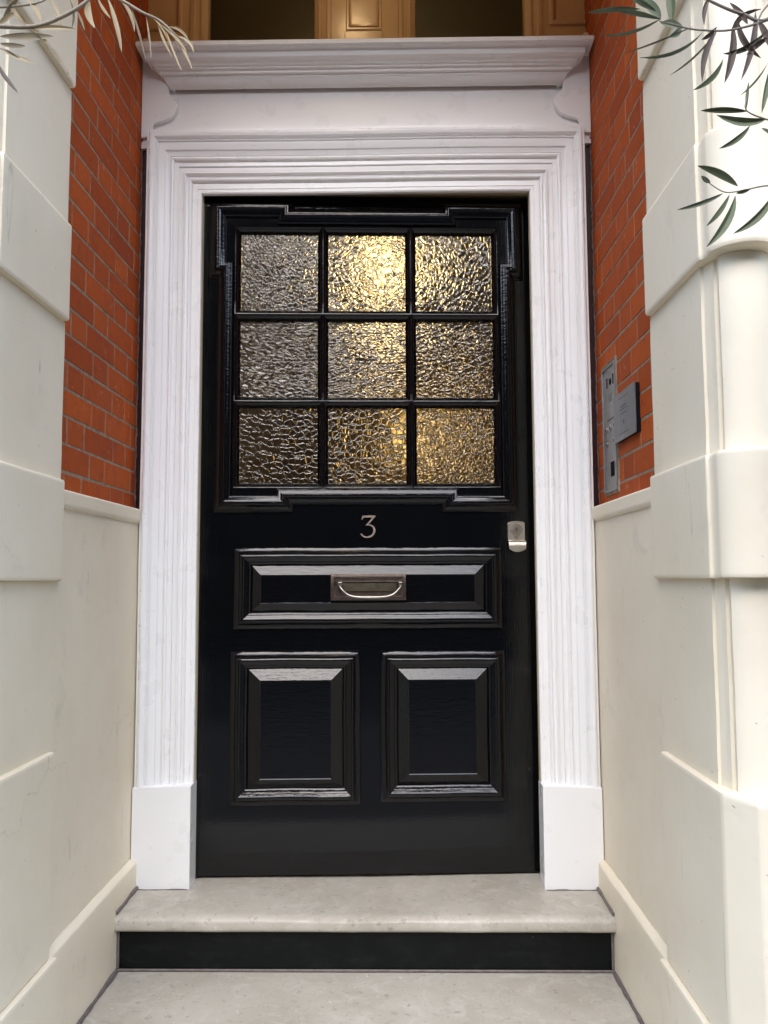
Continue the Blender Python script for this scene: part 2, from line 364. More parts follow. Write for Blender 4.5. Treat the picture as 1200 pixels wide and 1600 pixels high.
# ------------------------------------------------------------------ side walls of the recess: brick above, painted dado below
def side_wall(sx, label):
    w = empty("side_wall", (sx * .745, -.3, -.16)); tag(w, label, "wall", "reveal walls either side of the door")
    inv = Matrix.Translation((-sx * .745, .3, .16))
    def add(nm, bm, m, sm=35):
        o = obj(nm, bm, m, w, sm); o.matrix_parent_inverse = inv; return o
    # brickwork: individual bricks, flemish bond, in one mesh
    bm = bmesh.new(); lay = bm.faces.layers.float.new("tone_f"); tones = []
    rng = random.Random(11 if sx < 0 else 23)
    zc = 1.148; row = 0; J = .0072; CH = .0712
    while zc < 3.46:
        y = .07 + (0 if row % 2 else .056) + rng.uniform(-.012, .012); k = row % 2
        while y > -.66:
            L = (.215 if k % 2 == 0 else .103) + rng.uniform(-.006, .006)
            y0, y1 = max(y - L, -.66), min(y, .07)
            if y1 - y0 > .012:
                pr_ = rng.uniform(0, .0009); z1 = zc + CH - J + rng.uniform(-.0012, .0012)
                fx = .7455 - pr_; n0 = len(bm.faces)
                fs = box(bm, (sx * fx, y0, zc + rng.uniform(-.001, .001)), (sx * .79, y1, z1), .0014, 1)
                tones.append((n0, rng.random()))
            y -= L + J * rng.uniform(.7, 1.2); k += 1
        zc += CH; row += 1
    bmesh.ops.recalc_face_normals(bm, faces=bm.faces)
    bm.faces.ensure_lookup_table()
    # tone per connected brick
    seen = set(); tone = {}
    for f in bm.faces:
        if f.index in seen: continue
        tv = rng.random(); st = [f]; seen.add(f.index)
        while st:
            q = st.pop(); tone[q.index] = tv
            for e in q.edges:
                for f2 in e.link_faces:
                    if f2.index not in seen: seen.add(f2.index); st.append(f2)
    bm.faces.index_update()
    ob = add("brickwork", bm, BRICK, 0)
    att = ob.data.attributes.new("tone", 'FLOAT', 'FACE')
    for i in range(len(ob.data.polygons)): att.data[i].value = tone.get(i, .5)
    bm = bmesh.new(); box(bm, (sx * .7464, -.66, 1.10), (sx * .95, .07, 3.5)); add("mortar_bed", bm, MORTAR, 0)
    # dado
    bm = bmesh.new(); box(bm, (sx * .722, -.66, .06), (sx * .95, .04, 1.135)); add("dado", bm, CREAM, 0)
    bm = bmesh.new()
    # cap moulding: profile in (x, z) run along y
    prof = [(.745, 1.164), (.7165, 1.163), (.7130, 1.1605), (.7115, 1.156), (.7115, 1.130), (.7125, 1.124), (.7155, 1.119), (.7195, 1.1165), (.7215, 1.1165)]
    ends = [[bm.verts.new((sx * x, y, z)) for x, z in prof] for y in (-.032, -.66)]
    e0 = [bm.verts.new((sx * (x + .002), -.0285, z - .001)) for x, z in prof]
    for a, b in ((e0, ends[0]), (ends[0], ends[1])):
        for i in range(len(prof) - 1): bm.faces.new((a[i], a[i + 1], b[i + 1], b[i]))
    bm.faces.new(e0 + [bm.verts.new((sx * .745, -.0285, 1.1165))])
    add("dado_cap", bm, CREAM, 50)
    bm = bmesh.new()
    prof = [(.7215, .092), (.714, .091), (.7035, .083), (.7015, .078), (.7010, .05), (.7005, -.2)]
    n = 14; rows = []
    for k in range(n + 1):
        y = -.034 - .63 * k / n
        rows.append([bm.verts.new((sx * (x + rng.uniform(-.0006, .0006)), y, z + rng.uniform(-.0012, .0012) - .004 * k / n)) for x, z in prof])
    for a, b in zip(rows, rows[1:]):
        for i in range(len(prof) - 1): bm.faces.new((a[i], a[i + 1], b[i + 1], b[i]))
    bm.faces.new(rows[0] + [bm.verts.new((sx * .7215, -.034, -.2))])
    add("skirting", bm, CREAM, 60)
    # maroon timber fillet and ragged mortar line against the frame
    bm = bmesh.new(); box(bm, (sx * .722, .022, 1.163), (sx * .7455, .07, 2.47), .001, 1)
    add("timber_fillet", bm, MAROON, 0)
    bm = bmesh.new(); pts = []; rad = []
    z = 1.165
    while z < 2.76:
        pts.append((sx * (.7445 + rng.uniform(-.0015, .001)), .014 + rng.uniform(-.003, .003), z)); rad.append(rng.choice((.0022, .0028, .0034, .0042))*rng.uniform(.8, 1.1)); z += rng.uniform(.006, .016)
    tube(bm, pts, rad, 7); add("pointing", bm, ROUGHCAST, 60)
    return w
side_wall(-1, "left reveal wall of red brick over a cream dado, with no fittings on it")
side_wall(1, "right reveal wall of red brick over a cream dado, carrying the intercom")

# ------------------------------------------------------------------ steps
def slab(name, x0, x1, yf, yb, zt, th, label, nose=.016, tilt=.0):
    bm = bmesh.new(); rng = random.Random(int(abs(zt) * 1000) + 5)
    prof = [(yb, zt + tilt)]
    for k in range(1, 7): prof.append((yb + (yf + .05 - yb) * k / 6, zt + tilt * (1 - k / 6)))
    prof += [(yf + .028, zt - .0008), (yf + .014, zt - .0035), (yf + .005, zt - .009), (yf, zt - .017), (yf - .0005, zt - th + .010), (yf + .003, zt - th + .003), (yf + .009, zt - th), (yb, zt - th)]
    n = 48; rows = []
    for i in range(n + 1):
        x = x0 + (x1 - x0) * i / n; w = .0018 * math.sin(i * .5) + rng.uniform(-.0012, .0012)
        worn = .005 * math.exp(-((x - .02) / .28) ** 2)
        rows.append([bm.verts.new((x, y + (w if j > 5 and j < 13 else 0), z - (worn if 1 < j < 10 else 0) + (rng.uniform(-.0007, .0007) if 0 < j < 12 else 0))) for j, (y, z) in enumerate(prof)])
    for a, b in zip(rows, rows[1:]):
        for j in range(len(prof)): bm.faces.new((a[j], a[(j + 1) % len(prof)], b[(j + 1) % len(prof)], b[j]))
    bm.faces.new(rows[0]); bm.faces.new(rows[-1])
    return bm
st = empty("door_step", (0, -.1, -.16)); tag(st, "worn stone top step with a black painted riser under the door", "step", "stone steps up to the door")
inv = Matrix.Translation((0, .1, .16))
o = obj("tread", slab("tread", -.7005, .7005, -.222, .30, 0, .045, "", tilt=.011), STONE, st, 50); o.matrix_parent_inverse = inv
bm = bmesh.new(); box(bm, (-.6995, -.196, -.158), (.6995, -.16, -.0455)); o = obj("riser", bm, RISER, st, 0); o.matrix_parent_inverse = inv
bm = bmesh.new(); box(bm, (-.6985, -.2025, -.1585), (.6985, -.1965, -.1515), .002, 1)
for s in (-1, 1):
    o = obj("sealant", bm, CAULK, st, 40); o.matrix_parent_inverse = inv; bm = bmesh.new()
    box(bm, (s * .6925, -.2015, -.150), (s * .6995, -.1965, -.048), .0015, 1)
    rngc = random.Random(3 + s)
    tube(bm, [(s * (.699 + rngc.uniform(-.001, .001)), -.21 + .024 * k, .0035 + .00050 * k) for k in range(9)], [rngc.uniform(.0035, .0065) for k in range(9)], 7)
    tube(bm, [(s * (.700 - .1575 * k / 8), .0 + rngc.uniform(-.0015, .0015) - .037, .0025) for k in range(9)], [rngc.uniform(.0022, .004) for k in range(9)], 7)
o = obj("sealant", bm, CAULK, st, 40); o.matrix_parent_inverse = inv
# shell-shaped chips worn into the tread
st2 = empty("lower_step", (0, -.6, -.32)); tag(st2, "pale stone lower step in front of the black riser, widest and nearest the photographer", "step", "stone steps up to the door")
inv2 = Matrix.Translation((0, .6, .32))
o = obj("tread", slab("tread", -.7005, .7005, -1.14, -.17, -.16, .05, ""), STONE, st2, 50); o.matrix_parent_inverse = inv2
bm = bmesh.new(); box(bm, (-.70, -1.11, -.318), (.70, -1.07, -.211)); o = obj("riser", bm, RISER, st2, 0); o.matrix_parent_inverse = inv2
bm = bmesh.new()
for s in (-1, 1):
    rngc = random.Random(31 + s); bm = bmesh.new()
    tube(bm, [(s * (.6995 + rngc.uniform(-.0015, .0015)), -.20 - .03 * k, -.157) for k in range(16)], [rngc.uniform(.005, .009) for k in range(16)], 7)
    o = obj("sealant", bm, CAULK, st2, 40); o.matrix_parent_inverse = inv2
st3 = tag(obj("bottom_step", slab("bottom_step", -.95, .95, -1.5, -1.06, -.32, .16, ""), STONE, None, 50), "lowest stone step standing on the pavement below the doorway", "step", "stone steps up to the door")

# ------------------------------------------------------------------ door surround: moulded architrave, plinth blocks, frieze, cornice
ds = empty("door_surround", (0, 0, 0)); tag(ds, "white gloss moulded door surround with a projecting cornice, around the black door", "door frame")
# architrave profile: t from the inner edge outwards, h = towards the street
AP = [(0, -.0205), (0, -.014), (.0015, -.0095), (.005, -.008), (.0120, -.0079), (.0128, -.0092), (.0140, -.0092), (.0148, -.0077), (.0285, -.0076), (.0300, -.0088), (.0318, -.0055), (.0345, -.0025), (.0380, -.0014), (.0412, -.0028), (.0425, -.0062), (.0446, -.0056), (.0500, -.0046),
      (.0507, -.0018), (.0540, .0006), (.0572, -.0002), (.0585, -.0040), (.0608, -.0032), (.0715, -.0030), (.0725, -.0052), (.0738, -.0052), (.0748, -.0016), (.0765, -.0012), (.0775, -.0026), (.0880, -.0026), (.0890, .0004), (.0915, .0026), (.0950, .0036), (.0985, .0024), (.1000, -.0012), (.1025, -.0010),
      (.1040, .0004), (.1090, .0014), (.1150, .0032), (.1158, .0016), (.1172, .0020), (.1182, .0046), (.1210, .0054), (.1320, .0074), (.1375, .0076), (.1388, .0052), (.1410, .0056), (.1420, .0086), (.1440, .0088), (.1450, .0068), (.1465, .0070), (.1478, .0098), (.1530, .0130), (.1600, .0142), (.1660, .0132), (.1695, .0098), (.1708, .0068), (.1728, .0074), (.1775, .0072), (.1785, .0050), (.1785, -.045)]
AP = [(t, h if h < -.0115 else -.0095 + (h + .0095) * 1.7) for t, h in AP]
bm = bmesh.new()
# open path, walked so that its left side is outside: up the right, across, down the left
path = [(-.54, .27), (-.54, 2.2096), (.54, 2.2096), (.54, .27)]
rngw = random.Random(5)
sweep(bm, path, AP, XZ, closed=False, sub=24)
for v in bm.verts:
    if v.co.z > 2.2096: v.co.z = 2.2096 + (v.co.z - 2.2096) * 1.19
for v in bm.verts:      # hand-run plaster and paint are never dead straight
    v.co.x += .0005 * math.sin(v.co.z * 5.1 + v.co.x) ; v.co.z += .0009 * math.sin(v.co.x * 6.3)
    v.co.y += .0004 * math.sin(v.co.z * 9 + v.co.x * 7)
obj("architrave", bm, WHITE, ds, 25)
for s in (-1, 1):
    bm = bmesh.new()
    box(bm, (s * .5385, -.0325, -.004), (s * .7195, .045, .306), .0025, 2)
    for v in bm.verts:
        if v.co.z > .2: v.co.z += -.006 * (abs(v.co.x) - .63) / .19
    obj("plinth_block", bm, WHITE, ds, 40)
bm = bmesh.new()
for s in (-1, 1):
    box(bm, (s * .5605, .0455, 0), (s * .76, .20, 2.237)); 
box(bm, (-.76, .0455, 2.2372), (.76, .20, 2.66))
box(bm, (-.58, .0207, 2.262), (.58, .0452, 2.36))
for s in (-1, 1): box(bm, (s * .5405, .0207, 0), (s * .57, .0452, 2.236))
obj("lining", bm, LINING, ds, 0)
bm = bmesh.new(); fr = box(bm, (-.745, .018, 2.37), (.745, .044, 2.62))
for v in bm.verts:
    if v.co.y < .03: v.co.y += .012 if v.co.z > 2.5 else -.010
obj("frieze", bm, WHITE, ds, 0)
# cornice: (offset towards the street, height)
CP = [(.004, 2.577), (.012, 2.577), (.0128, 2.5785), (.019, 2.5800), (.0255, 2.5845), (.0300, 2.5910), (.0320, 2.5985), (.0322, 2.6000), (.0345, 2.6004), (.0348, 2.6075), (.0450, 2.6085), (.0453, 2.6175), (.0520, 2.6185), (.0550, 2.6192), (.0553, 2.6245), (.0620, 2.6255), (.0635, 2.6290), (.0680, 2.6340), (.0750, 2.6372), (.0800, 2.6385), (.0815, 2.6400), (.0830, 2.6530), (.0850, 2.6580), (.0890, 2.6615), (.0960, 2.6635), (.0965, 2.6650), (.1060, 2.6655), (.1068, 2.6770), (.1060, 2.6790), (.0, 2.692)]
bm = bmesh.new()
base = [(.634, .0435), (.634, .020), (-.634, .020), (-.634, .0435)]          # right-hand side is the street: t is negated below
sweep(bm, base, [(t, z) for t, z in CP], lambda a, b, h: (a, b, h), closed=False, sub=1)
obj("cornice", bm, WHITE, ds, 25)
for s in (-1, 1):
    px = [(263, 120), (263, 146), (265, 151), (269, 152.5), (274, 155), (277, 161), (277, 168), (274, 176), (268, 183), (258, 188), (248, 190.5), (240, 192.5), (238, 198), (238, 215), (220.5, 215), (220.5, 60), (230, 60)]
    pts = []
    for x, y in px:
        p = at(x, y, .0); pts.append((-s * p.x if s > 0 else p.x, p.z))
    pts = [(max(min(x, .7445), -.7445), z) for x, z in pts]
    if s > 0: pts = pts[::-1]
    bm = bmesh.new(); extrude_poly(bm, pts, lambda a, b, h: (a, -h, b), -.0175, .002, bev=.003); obj("scroll_bracket", bm, WHITE, ds, 40)

# ------------------------------------------------------------------ the front door
HX, HY, ANG = -.555, .045, R(2.3)
fd = empty("front_door", (HX, HY, 0), ANG)
tag(fd, "glossy black panelled front door with nine hammered glass panes, standing slightly ajar", "door")
LX = lambda a, b, h: (a, -h, b)
W, ZB, ZT = 1.107, .013, 2.2235
GU = [.119, .411, .7045, .996]; GZ = [1.237, 1.5235, 1.8175, 2.117]
bm = bmesh.new()
box(bm, (0, 0, ZB), (GU[0], .045, ZT)); box(bm, (GU[3], 0, ZB), (W, .045, ZT))
box(bm, (GU[0], 0, GZ[3]), (GU[3], .045, ZT)); box(bm, (GU[0], 0, ZB), (GU[3], .045, GZ[0]))
obj("door_leaf", bm, BLACK_LEAF, fd, 0)
BOL = [(0, -.002), (0, .005), (.0015, .0065), (.006, .0075), (.012, .0105), (.018, .0165), (.0195, .0185), (.0225, .0190), (.0235, .0225), (.0260, .0240), (.0285, .0246), (.0310, .0240), (.0330, .0222), (.0345, .0216),
       (.0392, .0196), (.0396, .0172), (.0402, .0170), (.0440, .0152), (.0448, .0150), (.0456, .0126), (.0478, .0126), (.0520, .0104), (.0535, .0090), (.0545, .0060), (.0552, .0030), (.0560, .0005)]
def wob(bm, a=.0006):
    for v in bm.verts:
        v.co.y += a * math.sin(v.co.x * 31 + v.co.z * 17) + a * .7 * math.sin(v.co.z * 47 - v.co.x * 13)
        v.co.z += a * math.sin(v.co.x * 23 + 1); v.co.x += a * math.sin(v.co.z * 19 + 2)
# eared moulding around the glazing (counter-clockwise)
E0, E1 = .034, 1.081; M0, M1 = .059, 1.056; J0, J1 = .315, .803; ZE, ZM = 2.203, 2.178; BE, BM_ = 1.157, 1.182; SZ = 1.937
poly = [(M0, BE), (J0, BE), (J0, BM_), (J1, BM_), (J1, BE), (M1, BE), (M1, SZ), (E1, SZ), (E1, ZE), (J1, ZE), (J1, ZM), (J0, ZM), (J0, ZE), (E0, ZE), (E0, SZ), (M0, SZ)]
bm = bmesh.new(); sweep(bm, poly, BOL, LX, True); wob(bm, .0004); obj("eared_moulding", bm, BLACK, fd, 28)
BAR = [(0, .0045), (.0022, .0043), (.0040, .0030), (.0050, .0005), (.0065, -.0005), (.0095, -.0025), (.0135, -.0070), (.0165, -.0125), (.0175, -.0150), (.0178, -.021), (.0178, -.030)]
bm = bmesh.new()
for i in range(3):
    for j in range(3): sweep(bm, rect(GU[i], GZ[j], GU[i + 1], GZ[j + 1]), BAR, LX, True, sub=6)
obj("glazing_bars", bm, BLACK, fd, 35)
PAN = {(0, 2): (78, .4, (1, 1), .42, .34), (1, 2): (62, 0, (1, 1.1), .50, .30), (2, 2): (60, .3, (1.25, .8), .42, .26), (0, 1): (66, 0, (.6, 1.3), .60, .36), (1, 1): (84, .1, (.65, 1.3), .45, .34), (2, 1): (74, -.3, (1, 1), .50, .34),
       (0, 0): (50, .2, (.95, 1.1), .50, .15), (1, 0): (52, 0, (1, 1), .60, .17), (2, 0): (84, -.4, (1.1, .9), .52, .32)}
k = 0
for j in (2, 1, 0):
    for i in range(3):
        sc, ro, stc, dp, ed = PAN[(i, j)]
        bm = bmesh.new(); box(bm, (GU[i] + .0165, .0195, GZ[j] + .0165), (GU[i + 1] - .0165, .0240, GZ[j + 1] - .0165))
        obj("glass_pane", bm, mat_hammered(k, sc, ro, stc, dp, ed), fd, 0); k += 1
def panel(x0, z0_, x1, z1, f):
    """bolection frame with a raised and bevelled field inside it"""
    bm = bmesh.new(); sweep(bm, rect(x0, z0_, x1, z1), BOL, LX, True, sub=10); wob(bm)
    pm = obj("panel_moulding", bm, BLACK, fd, 28)
    bm = bmesh.new(); q = .054
    a = rect(x0 + q, z0_ + q, x1 - q, z1 - q); b = rect(*f)
    r = [[bm.verts.new(LX(x, z, h)) for x, z in pp] for pp, h in ((a, .0018), (b, .0165), ([(x + (.0025 if x < (f[0] + f[2]) / 2 else -.0025), z + (.0025 if z < (f[1] + f[3]) / 2 else -.0025)) for x, z in b], .0148))]
    for u, v in zip(r, r[1:]):
        for i in range(4): bm.faces.new((u[i], u[(i + 1) % 4], v[(i + 1) % 4], v[i]))
    bm.faces.new(r[-1]); obj("raised_panel", bm, BLACK, fd, 0)
panel(.127, .780, .994, 1.042, (.2135, .8630, .9050, .9545))
panel(.118, .228, .534, .7115, (.2145, .3105, .4415, .6195))
panel(.597, .234, .9995, .7095, (.6870, .3215, .9050, .6190))
# house number, flat-topped 3
nb = bmesh.new(); sc = .000613; ox, oz = .5595 - 259 * sc, 1.0735 + 207 * sc
nm = lambda a, b, h: LX(ox + a * sc, oz - b * sc, h)
outline = [(229, 89), (299, 89), (298, 94), (262, 136), (252, 141), (244, 143), (248, 138), (283, 99), (240, 99), (234, 101), (229, 110), (225, 110)]
extrude_poly(nb, outline, nm, 0, .0060)
cen = [(246, 140), (262, 138), (277, 142), (288, 151), (293, 165), (291, 180), (283, 193), (270, 201), (255, 204), (241, 202), (230, 196), (221, 186)]
wd = [1.5, 3, 4.2, 5.2, 6.0, 6.0, 5.4, 4.6, 4.2, 4.0, 3.8, 2.6]
lv, rv = [], []
for i, (x, y) in enumerate(cen):
    a = cen[max(i - 1, 0)]; b = cen[min(i + 1, len(cen) - 1)]; dx, dy = b[0] - a[0], b[1] - a[1]; L = math.hypot(dx, dy)
    lv.append((x - dy / L * wd[i], y + dx / L * wd[i])); rv.append((x + dy / L * wd[i], y - dx / L * wd[i]))
extrude_poly(nb, lv + rv[::-1], nm, 0, .0066)
obj("house_number", nb, NUMERAL, fd, 0)
# letter plate with bail handle
bm = bmesh.new(); sweep(bm, rect(.439, .8715, .6815, .9558), [(0, .0150), (0, .0205), (.0015, .0220), (.0075, .0235), (.0105, .0235), (.0125, .0215), (.0190, .0205), (.0235, .0215), (.0255, .0215), (.0270, .0190), (.0280, .0175)], LX, True, cap=True)
lp = obj("letter_plate", bm, BRONZE, fd, 25)
bm = bmesh.new(); box(bm, (.4715, -.0200, .9010), (.6485, -.0176, .9265), .0009, 1)
obj("flap", bm, mat_plain("dull olive bronze", g(.17, .15, .105), .4, 1.0, .3, .08, 40), lp, 30)
bm = bmesh.new(); hp = []
for k in range(21):
    a = -1 + 2 * k / 20; hp.append((.5663 + a * .0965, -.052 + .006 * a * a, .8815 + (.030 * abs(a) ** 5 + .004 * a * a)))
hp = [(.4700, -.030, .9215)] + hp + [(.6626, -.030, .9215)]
tube(bm, hp, [.0036] + [.0034 + .0014 * (1 - abs(-1 + 2 * k / 20)) for k in range(21)] + [.0036], 12)
for u in (.4700, .6626):
    box(bm, (u - .0065, -.040, .9160), (u + .0065, -.0205, .9305), .002, 2)
obj("handle", bm, BRIGHTB, lp, 50)
# cylinder lock with thumb pull
lk = bmesh.new(); T = [(1.0160, 1.0655), (1.0725, 1.0655), (1.0725, 1.1190)] + [(1.0443 + .0282 * math.cos(R(a)), 1.1185 + .0085 * math.sin(R(a))) for a in range(12, 170, 12)] + [(1.0160, 1.1190)]
extrude_poly(lk, T, LX, 0, .0050, bev=.0016)
lip = [(1.0655, .0050), (1.0640, .0120), (1.0600, .0170), (1.0550, .0205), (1.0500, .0220), (1.0440, .0225), (1.0350, .0230)]
prev = None
for z, h in lip:
    wdt = .0282 if z > 1.05 else .0270
    rw = [lk.verts.new(LX(1.0443 - wdt, z, h)), lk.verts.new(LX(1.0443 + wdt, z, h)), lk.verts.new(LX(1.0443 + wdt, z - .001, h - .003)), lk.verts.new(LX(1.0443 - wdt, z - .001, h - .003))]
    if prev:
        for i in range(4): lk.faces.new((prev[i], prev[(i + 1) % 4], rw[(i + 1) % 4], rw[i]))
    prev = rw
tip = [(1.0443 + .0285 * math.cos(R(a)), 1.0470 - .0215 * abs(math.sin(R(a))) ** .8) for a in range(180, 361, 12)]
extrude_poly(lk, [(1.0158, 1.0475)] + tip[1:-1] + [(1.0728, 1.0475)], LX, .0200, .0232, bev=.001)
lo_ = obj("door_lock", lk, NICKEL, fd, 35)
bm = bmesh.new(); dr = [(1.0443 + .0205 * math.cos(R(a)), 1.0985 + .0195 * math.sin(R(a))) for a in range(-20, 201, 10)] + [(1.0330, 1.0815), (1.0443, 1.0685), (1.0556, 1.0815)]
extrude_poly(bm, dr, LX, .0051, .0085, bev=.0016); disc(bm, (1.0443, 1.0985), .0135, .0086, .0102, LX); 
obj("escutcheon", bm, mat_plain("worn nickel", g(.40, .36, .29), .38, 1.0, .2, .05, 60), lo_, 35)
bm = bmesh.new(); disc(bm, (1.0443, 1.0985), .0100, .0103, .0114, LX); obj("cylinder", bm, BRIGHTB, lo_, 35)
bm = bmesh.new(); box(bm, (1.0432, -.0120, 1.0940), (1.0452, -.0115, 1.1030)); obj("keyhole", bm, DARK, lo_, 0)

# ------------------------------------------------------------------ window above the cornice
wi = empty("fanlight_window", (0, .08, 2.70)); tag(wi, "buff painted two pane fanlight window above the white cornice", "window"); invw = Matrix.Translation((0, -.08, -2.70))
def wadd(nm, bm, m, sm=30):
    o = obj(nm, bm, m, wi, sm); o.matrix_parent_inverse = invw; return o
Y0 = .045
yw = lambda a, b, h: (a, Y0 - h, b)
ZW0, ZW1 = 2.70, 3.46
FR = [(0, .0), (.012, .0), (.014, -.004), (.020, -.007), (.030, -.008), (.034, -.004), (.040, -.004), (.046, -.010), (.056, -.016), (.060, -.03), (.060, -.05)]
for x0, x1, s in ((-.598, -.118, 1), (.113, .600, 1)):
    bm = bmesh.new(); sweep(bm, rect(x0 - .0 if x0 < 0 else x0, ZW0 - .03, x1, ZW1), FR if False else [(t * (1.0), h) for t, h in FR], yw, True)
    wadd("window_frame", bm, BUFF, 25)
    bm = bmesh.new(); box(bm, (x0 + .045, Y0 + .036, ZW0), (x1 - .045, Y0 + .041, ZW1 - .04)); wadd("window_pane", bm, GLASS, 0)
bm = bmesh.new(); box(bm, (-.1175, Y0 - .004, ZW0 - .03), (.1125, Y0 + .10, ZW1), .002, 1)
wadd("mullion", bm, BUFF, 0)
bm = bmesh.new(); sweep(bm, rect(-.066, 2.795, .056, ZW1 - .05), [(0, 0), (0, .0055), (.004, .0085), (.009, .0085), (.012, .0055), (.013, .0045), (.013, .010), (.022, .012)], yw, True, cap=True); wadd("mullion_panel", bm, BUFF, 25)
bm = bmesh.new(); box(bm, (-.070, Y0 - .012, 2.70), (.060, Y0 - .004, 2.790), .0025, 2); wadd("mullion_panel", bm, BUFF, 25)
for s in (-1, 1):
    bm = bmesh.new(); box(bm, (s * .599, Y0 + .004, ZW0 - .03), (s * .80, Y0 + .10, ZW1), .002, 1)
    box(bm, (s * .612, Y0 - .004, 2.70), (s * .79, Y0 + .0035, 2.786 if s < 0 else 2.80), .003, 2)
    sweep(bm, rect(.625 if s > 0 else -.79, 2.81, .79 if s > 0 else -.625, ZW1 - .05), [(0, -.004), (0, .002), (.004, .005), (.012, .005), (.016, .0), (.022, -.003)], yw, True)
    wadd("side_panel", bm, BUFF, 25)
bm = bmesh.new(); box(bm, (-.80, Y0 - .01, ZW1), (.80, Y0 + .12, 3.62)); wadd("head", bm, BUFF, 0)

# ------------------------------------------------------------------ porch ceiling above (out of the picture; it shades the door)
bm = bmesh.new(); box(bm, (-2.6, -1.0, 3.505), (2.6, .045, 3.72)); box(bm, (-.72, -1.0, 3.17), (.72, -.62, 3.504))
tag(obj("porch_ceiling", bm, CREAM, None, 0), "cream porch ceiling bridging the two piers above the fanlight", "ceiling")
bm = bmesh.new(); box(bm, (-5.5, -.99, 3.722), (5.5, 1.0, 11.5)); box(bm, (-5.5, -.955, -.478), (-2.605, 1.0, 3.72)); box(bm, (2.605, -.955, -.478), (5.5, 1.0, 3.72))
fc = tag(obj("house_front", bm, BRICK, None, 0), "red brick house front rising above the porch", "building")

pl = empty("porch_lantern", (-.065, -.5, 3.505)); tag(pl, "warm porch lantern above the fanlight, just over the top of the picture", "lamp")
bm = bmesh.new(); bmesh.ops.create_uvsphere(bm, u_segments=20, v_segments=12, radius=.055, matrix=Matrix.Translation((0, 0, -.33))); obj("lamp_globe", bm, PLAMP, pl, 60)
bm = bmesh.new(); tube(bm, [(0, 0, 0), (0, 0, -.12), (0, 0, -.285)], .007, 8); tube(bm, [(0, 0, -.001), (0, 0, -.025)], .045, 16); tube(bm, [(0, 0, -.27), (0, 0, -.285)], .035, 16); obj("lamp_rod", bm, BRONZE, pl, 40)

# ------------------------------------------------------------------ hallway behind the door
hw = empty("hallway", (0, 3, 0)); tag(hw, "dim warm hallway seen through the door panes and fanlight", "hallway"); invh = Matrix.Translation((0, -3, 0))
bm = bmesh.new()
for s in (-1, 1): box(bm, (s * 1.0, .205, 0), (s * 1.1, 5.0, 3.42))
box(bm, (-1.1, 5.0, 0), (1.1, 5.1, 3.42))
for s in (-1, 1): box(bm, (s * .762, .10, 0), (s * 1.0, .203, 3.42))
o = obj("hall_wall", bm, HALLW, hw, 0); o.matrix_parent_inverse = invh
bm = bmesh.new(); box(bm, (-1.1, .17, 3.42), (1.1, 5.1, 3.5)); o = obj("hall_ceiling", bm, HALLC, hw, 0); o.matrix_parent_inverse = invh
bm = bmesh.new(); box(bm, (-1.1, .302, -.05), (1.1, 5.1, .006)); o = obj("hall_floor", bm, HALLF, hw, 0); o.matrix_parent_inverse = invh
bm = bmesh.new()
cr = [(0, -.16), (.015, -.16), (.02, -.13), (.05, -.07), (.10, -.03), (.14, -.02), (.15, -.001)]
sweep(bm, [(-.999, .21), (.999, .21), (.999, 4.999), (-.999, 4.999)], cr, lambda a, b, h: (a, b, 3.42 + h), True)
for k in range(60): box(bm, (-.985, .3 + k * .055, 3.33), (-.93, .33 + k * .055, 3.352))
o = obj("crown_moulding", bm, HALLC, hw, 20); o.matrix_parent_inverse = invh
hl = empty("hall_lamp", (.04, 2.1, 3.42)); tag(hl, "lit warm globe lamp hanging in the hall behind the top middle pane", "lamp")
bm = bmesh.new(); bmesh.ops.create_uvsphere(bm, u_segments=24, v_segments=16, radius=.15, matrix=Matrix.Translation((0, 0, -.62))); obj("lamp_globe", bm, LAMP, hl, 60)
bm = bmesh.new(); tube(bm, [(0, 0, 0), (0, 0, -.25), (0, 0, -.475)], .008, 8); tube(bm, [(0, 0, -.001), (0, 0, -.03)], .05, 16); obj("lamp_rod", bm, BRONZE, hl, 40)

wl_ = empty("wall_lamp", (.30, 4.999, 2.19)); tag(wl_, "dim amber wall globe at the far end of the hall behind the lower panes", "lamp")
bm = bmesh.new(); bmesh.ops.create_uvsphere(bm, u_segments=24, v_segments=16, radius=.24, matrix=Matrix.Translation((0, -.30, 0))); obj("lamp_globe", bm, LAMP2, wl_, 60)
bm = bmesh.new(); tube(bm, [(0, 0, 0), (0, -.04, 0), (0, -.065, 0)], .06, 16); obj("lamp_bracket", bm, BRONZE, wl_, 40)

# ------------------------------------------------------------------ intercom and plaque on the right brick wall
def iw(a, b, h): return (.7435 - h, -a, b)      # a = distance from the frame, b = height
ic = empty("intercom_panel", (.745, -.14, 1.2)); tag(ic, "narrow steel door entry intercom let into the right brick wall", "intercom"); invi = Matrix.Translation((-.745, .14, -1.2))
def iadd(nm, bm, m, par=ic, sm=30):
    o = obj(nm, bm, m, par, sm)
    if par is ic: o.matrix_parent_inverse = invi
    return o
IA0, IA1, IZ0, IZ1 = .072, .217, 1.198, 1.582
bm = bmesh.new(); sweep(bm, rect(IA0 - .008, IZ0 - .009, IA1 + .008, IZ1 + .012), [(0, -.006), (.001, .001), (.005, .0030), (.009, .0015), (.009, -.006)], iw, True, sub=12)
for v in bm.verts: v.co.x += random.uniform(-.0008, .0008)
iadd("mortar_bed", bm, MORTAR)
bm = bmesh.new(); sweep(bm, rect(IA0, IZ0, IA1, IZ1), [(0, -.004), (0, .0045), (.0010, .0055), (.0055, .0055), (.0062, .0045), (.0062, .0005)], iw, True, cap=True); iadd("face_plate", bm, STEEL)
def ip(s, t): return IA0 + s * (IA1 - IA0), IZ1 - t * (IZ1 - IZ0)
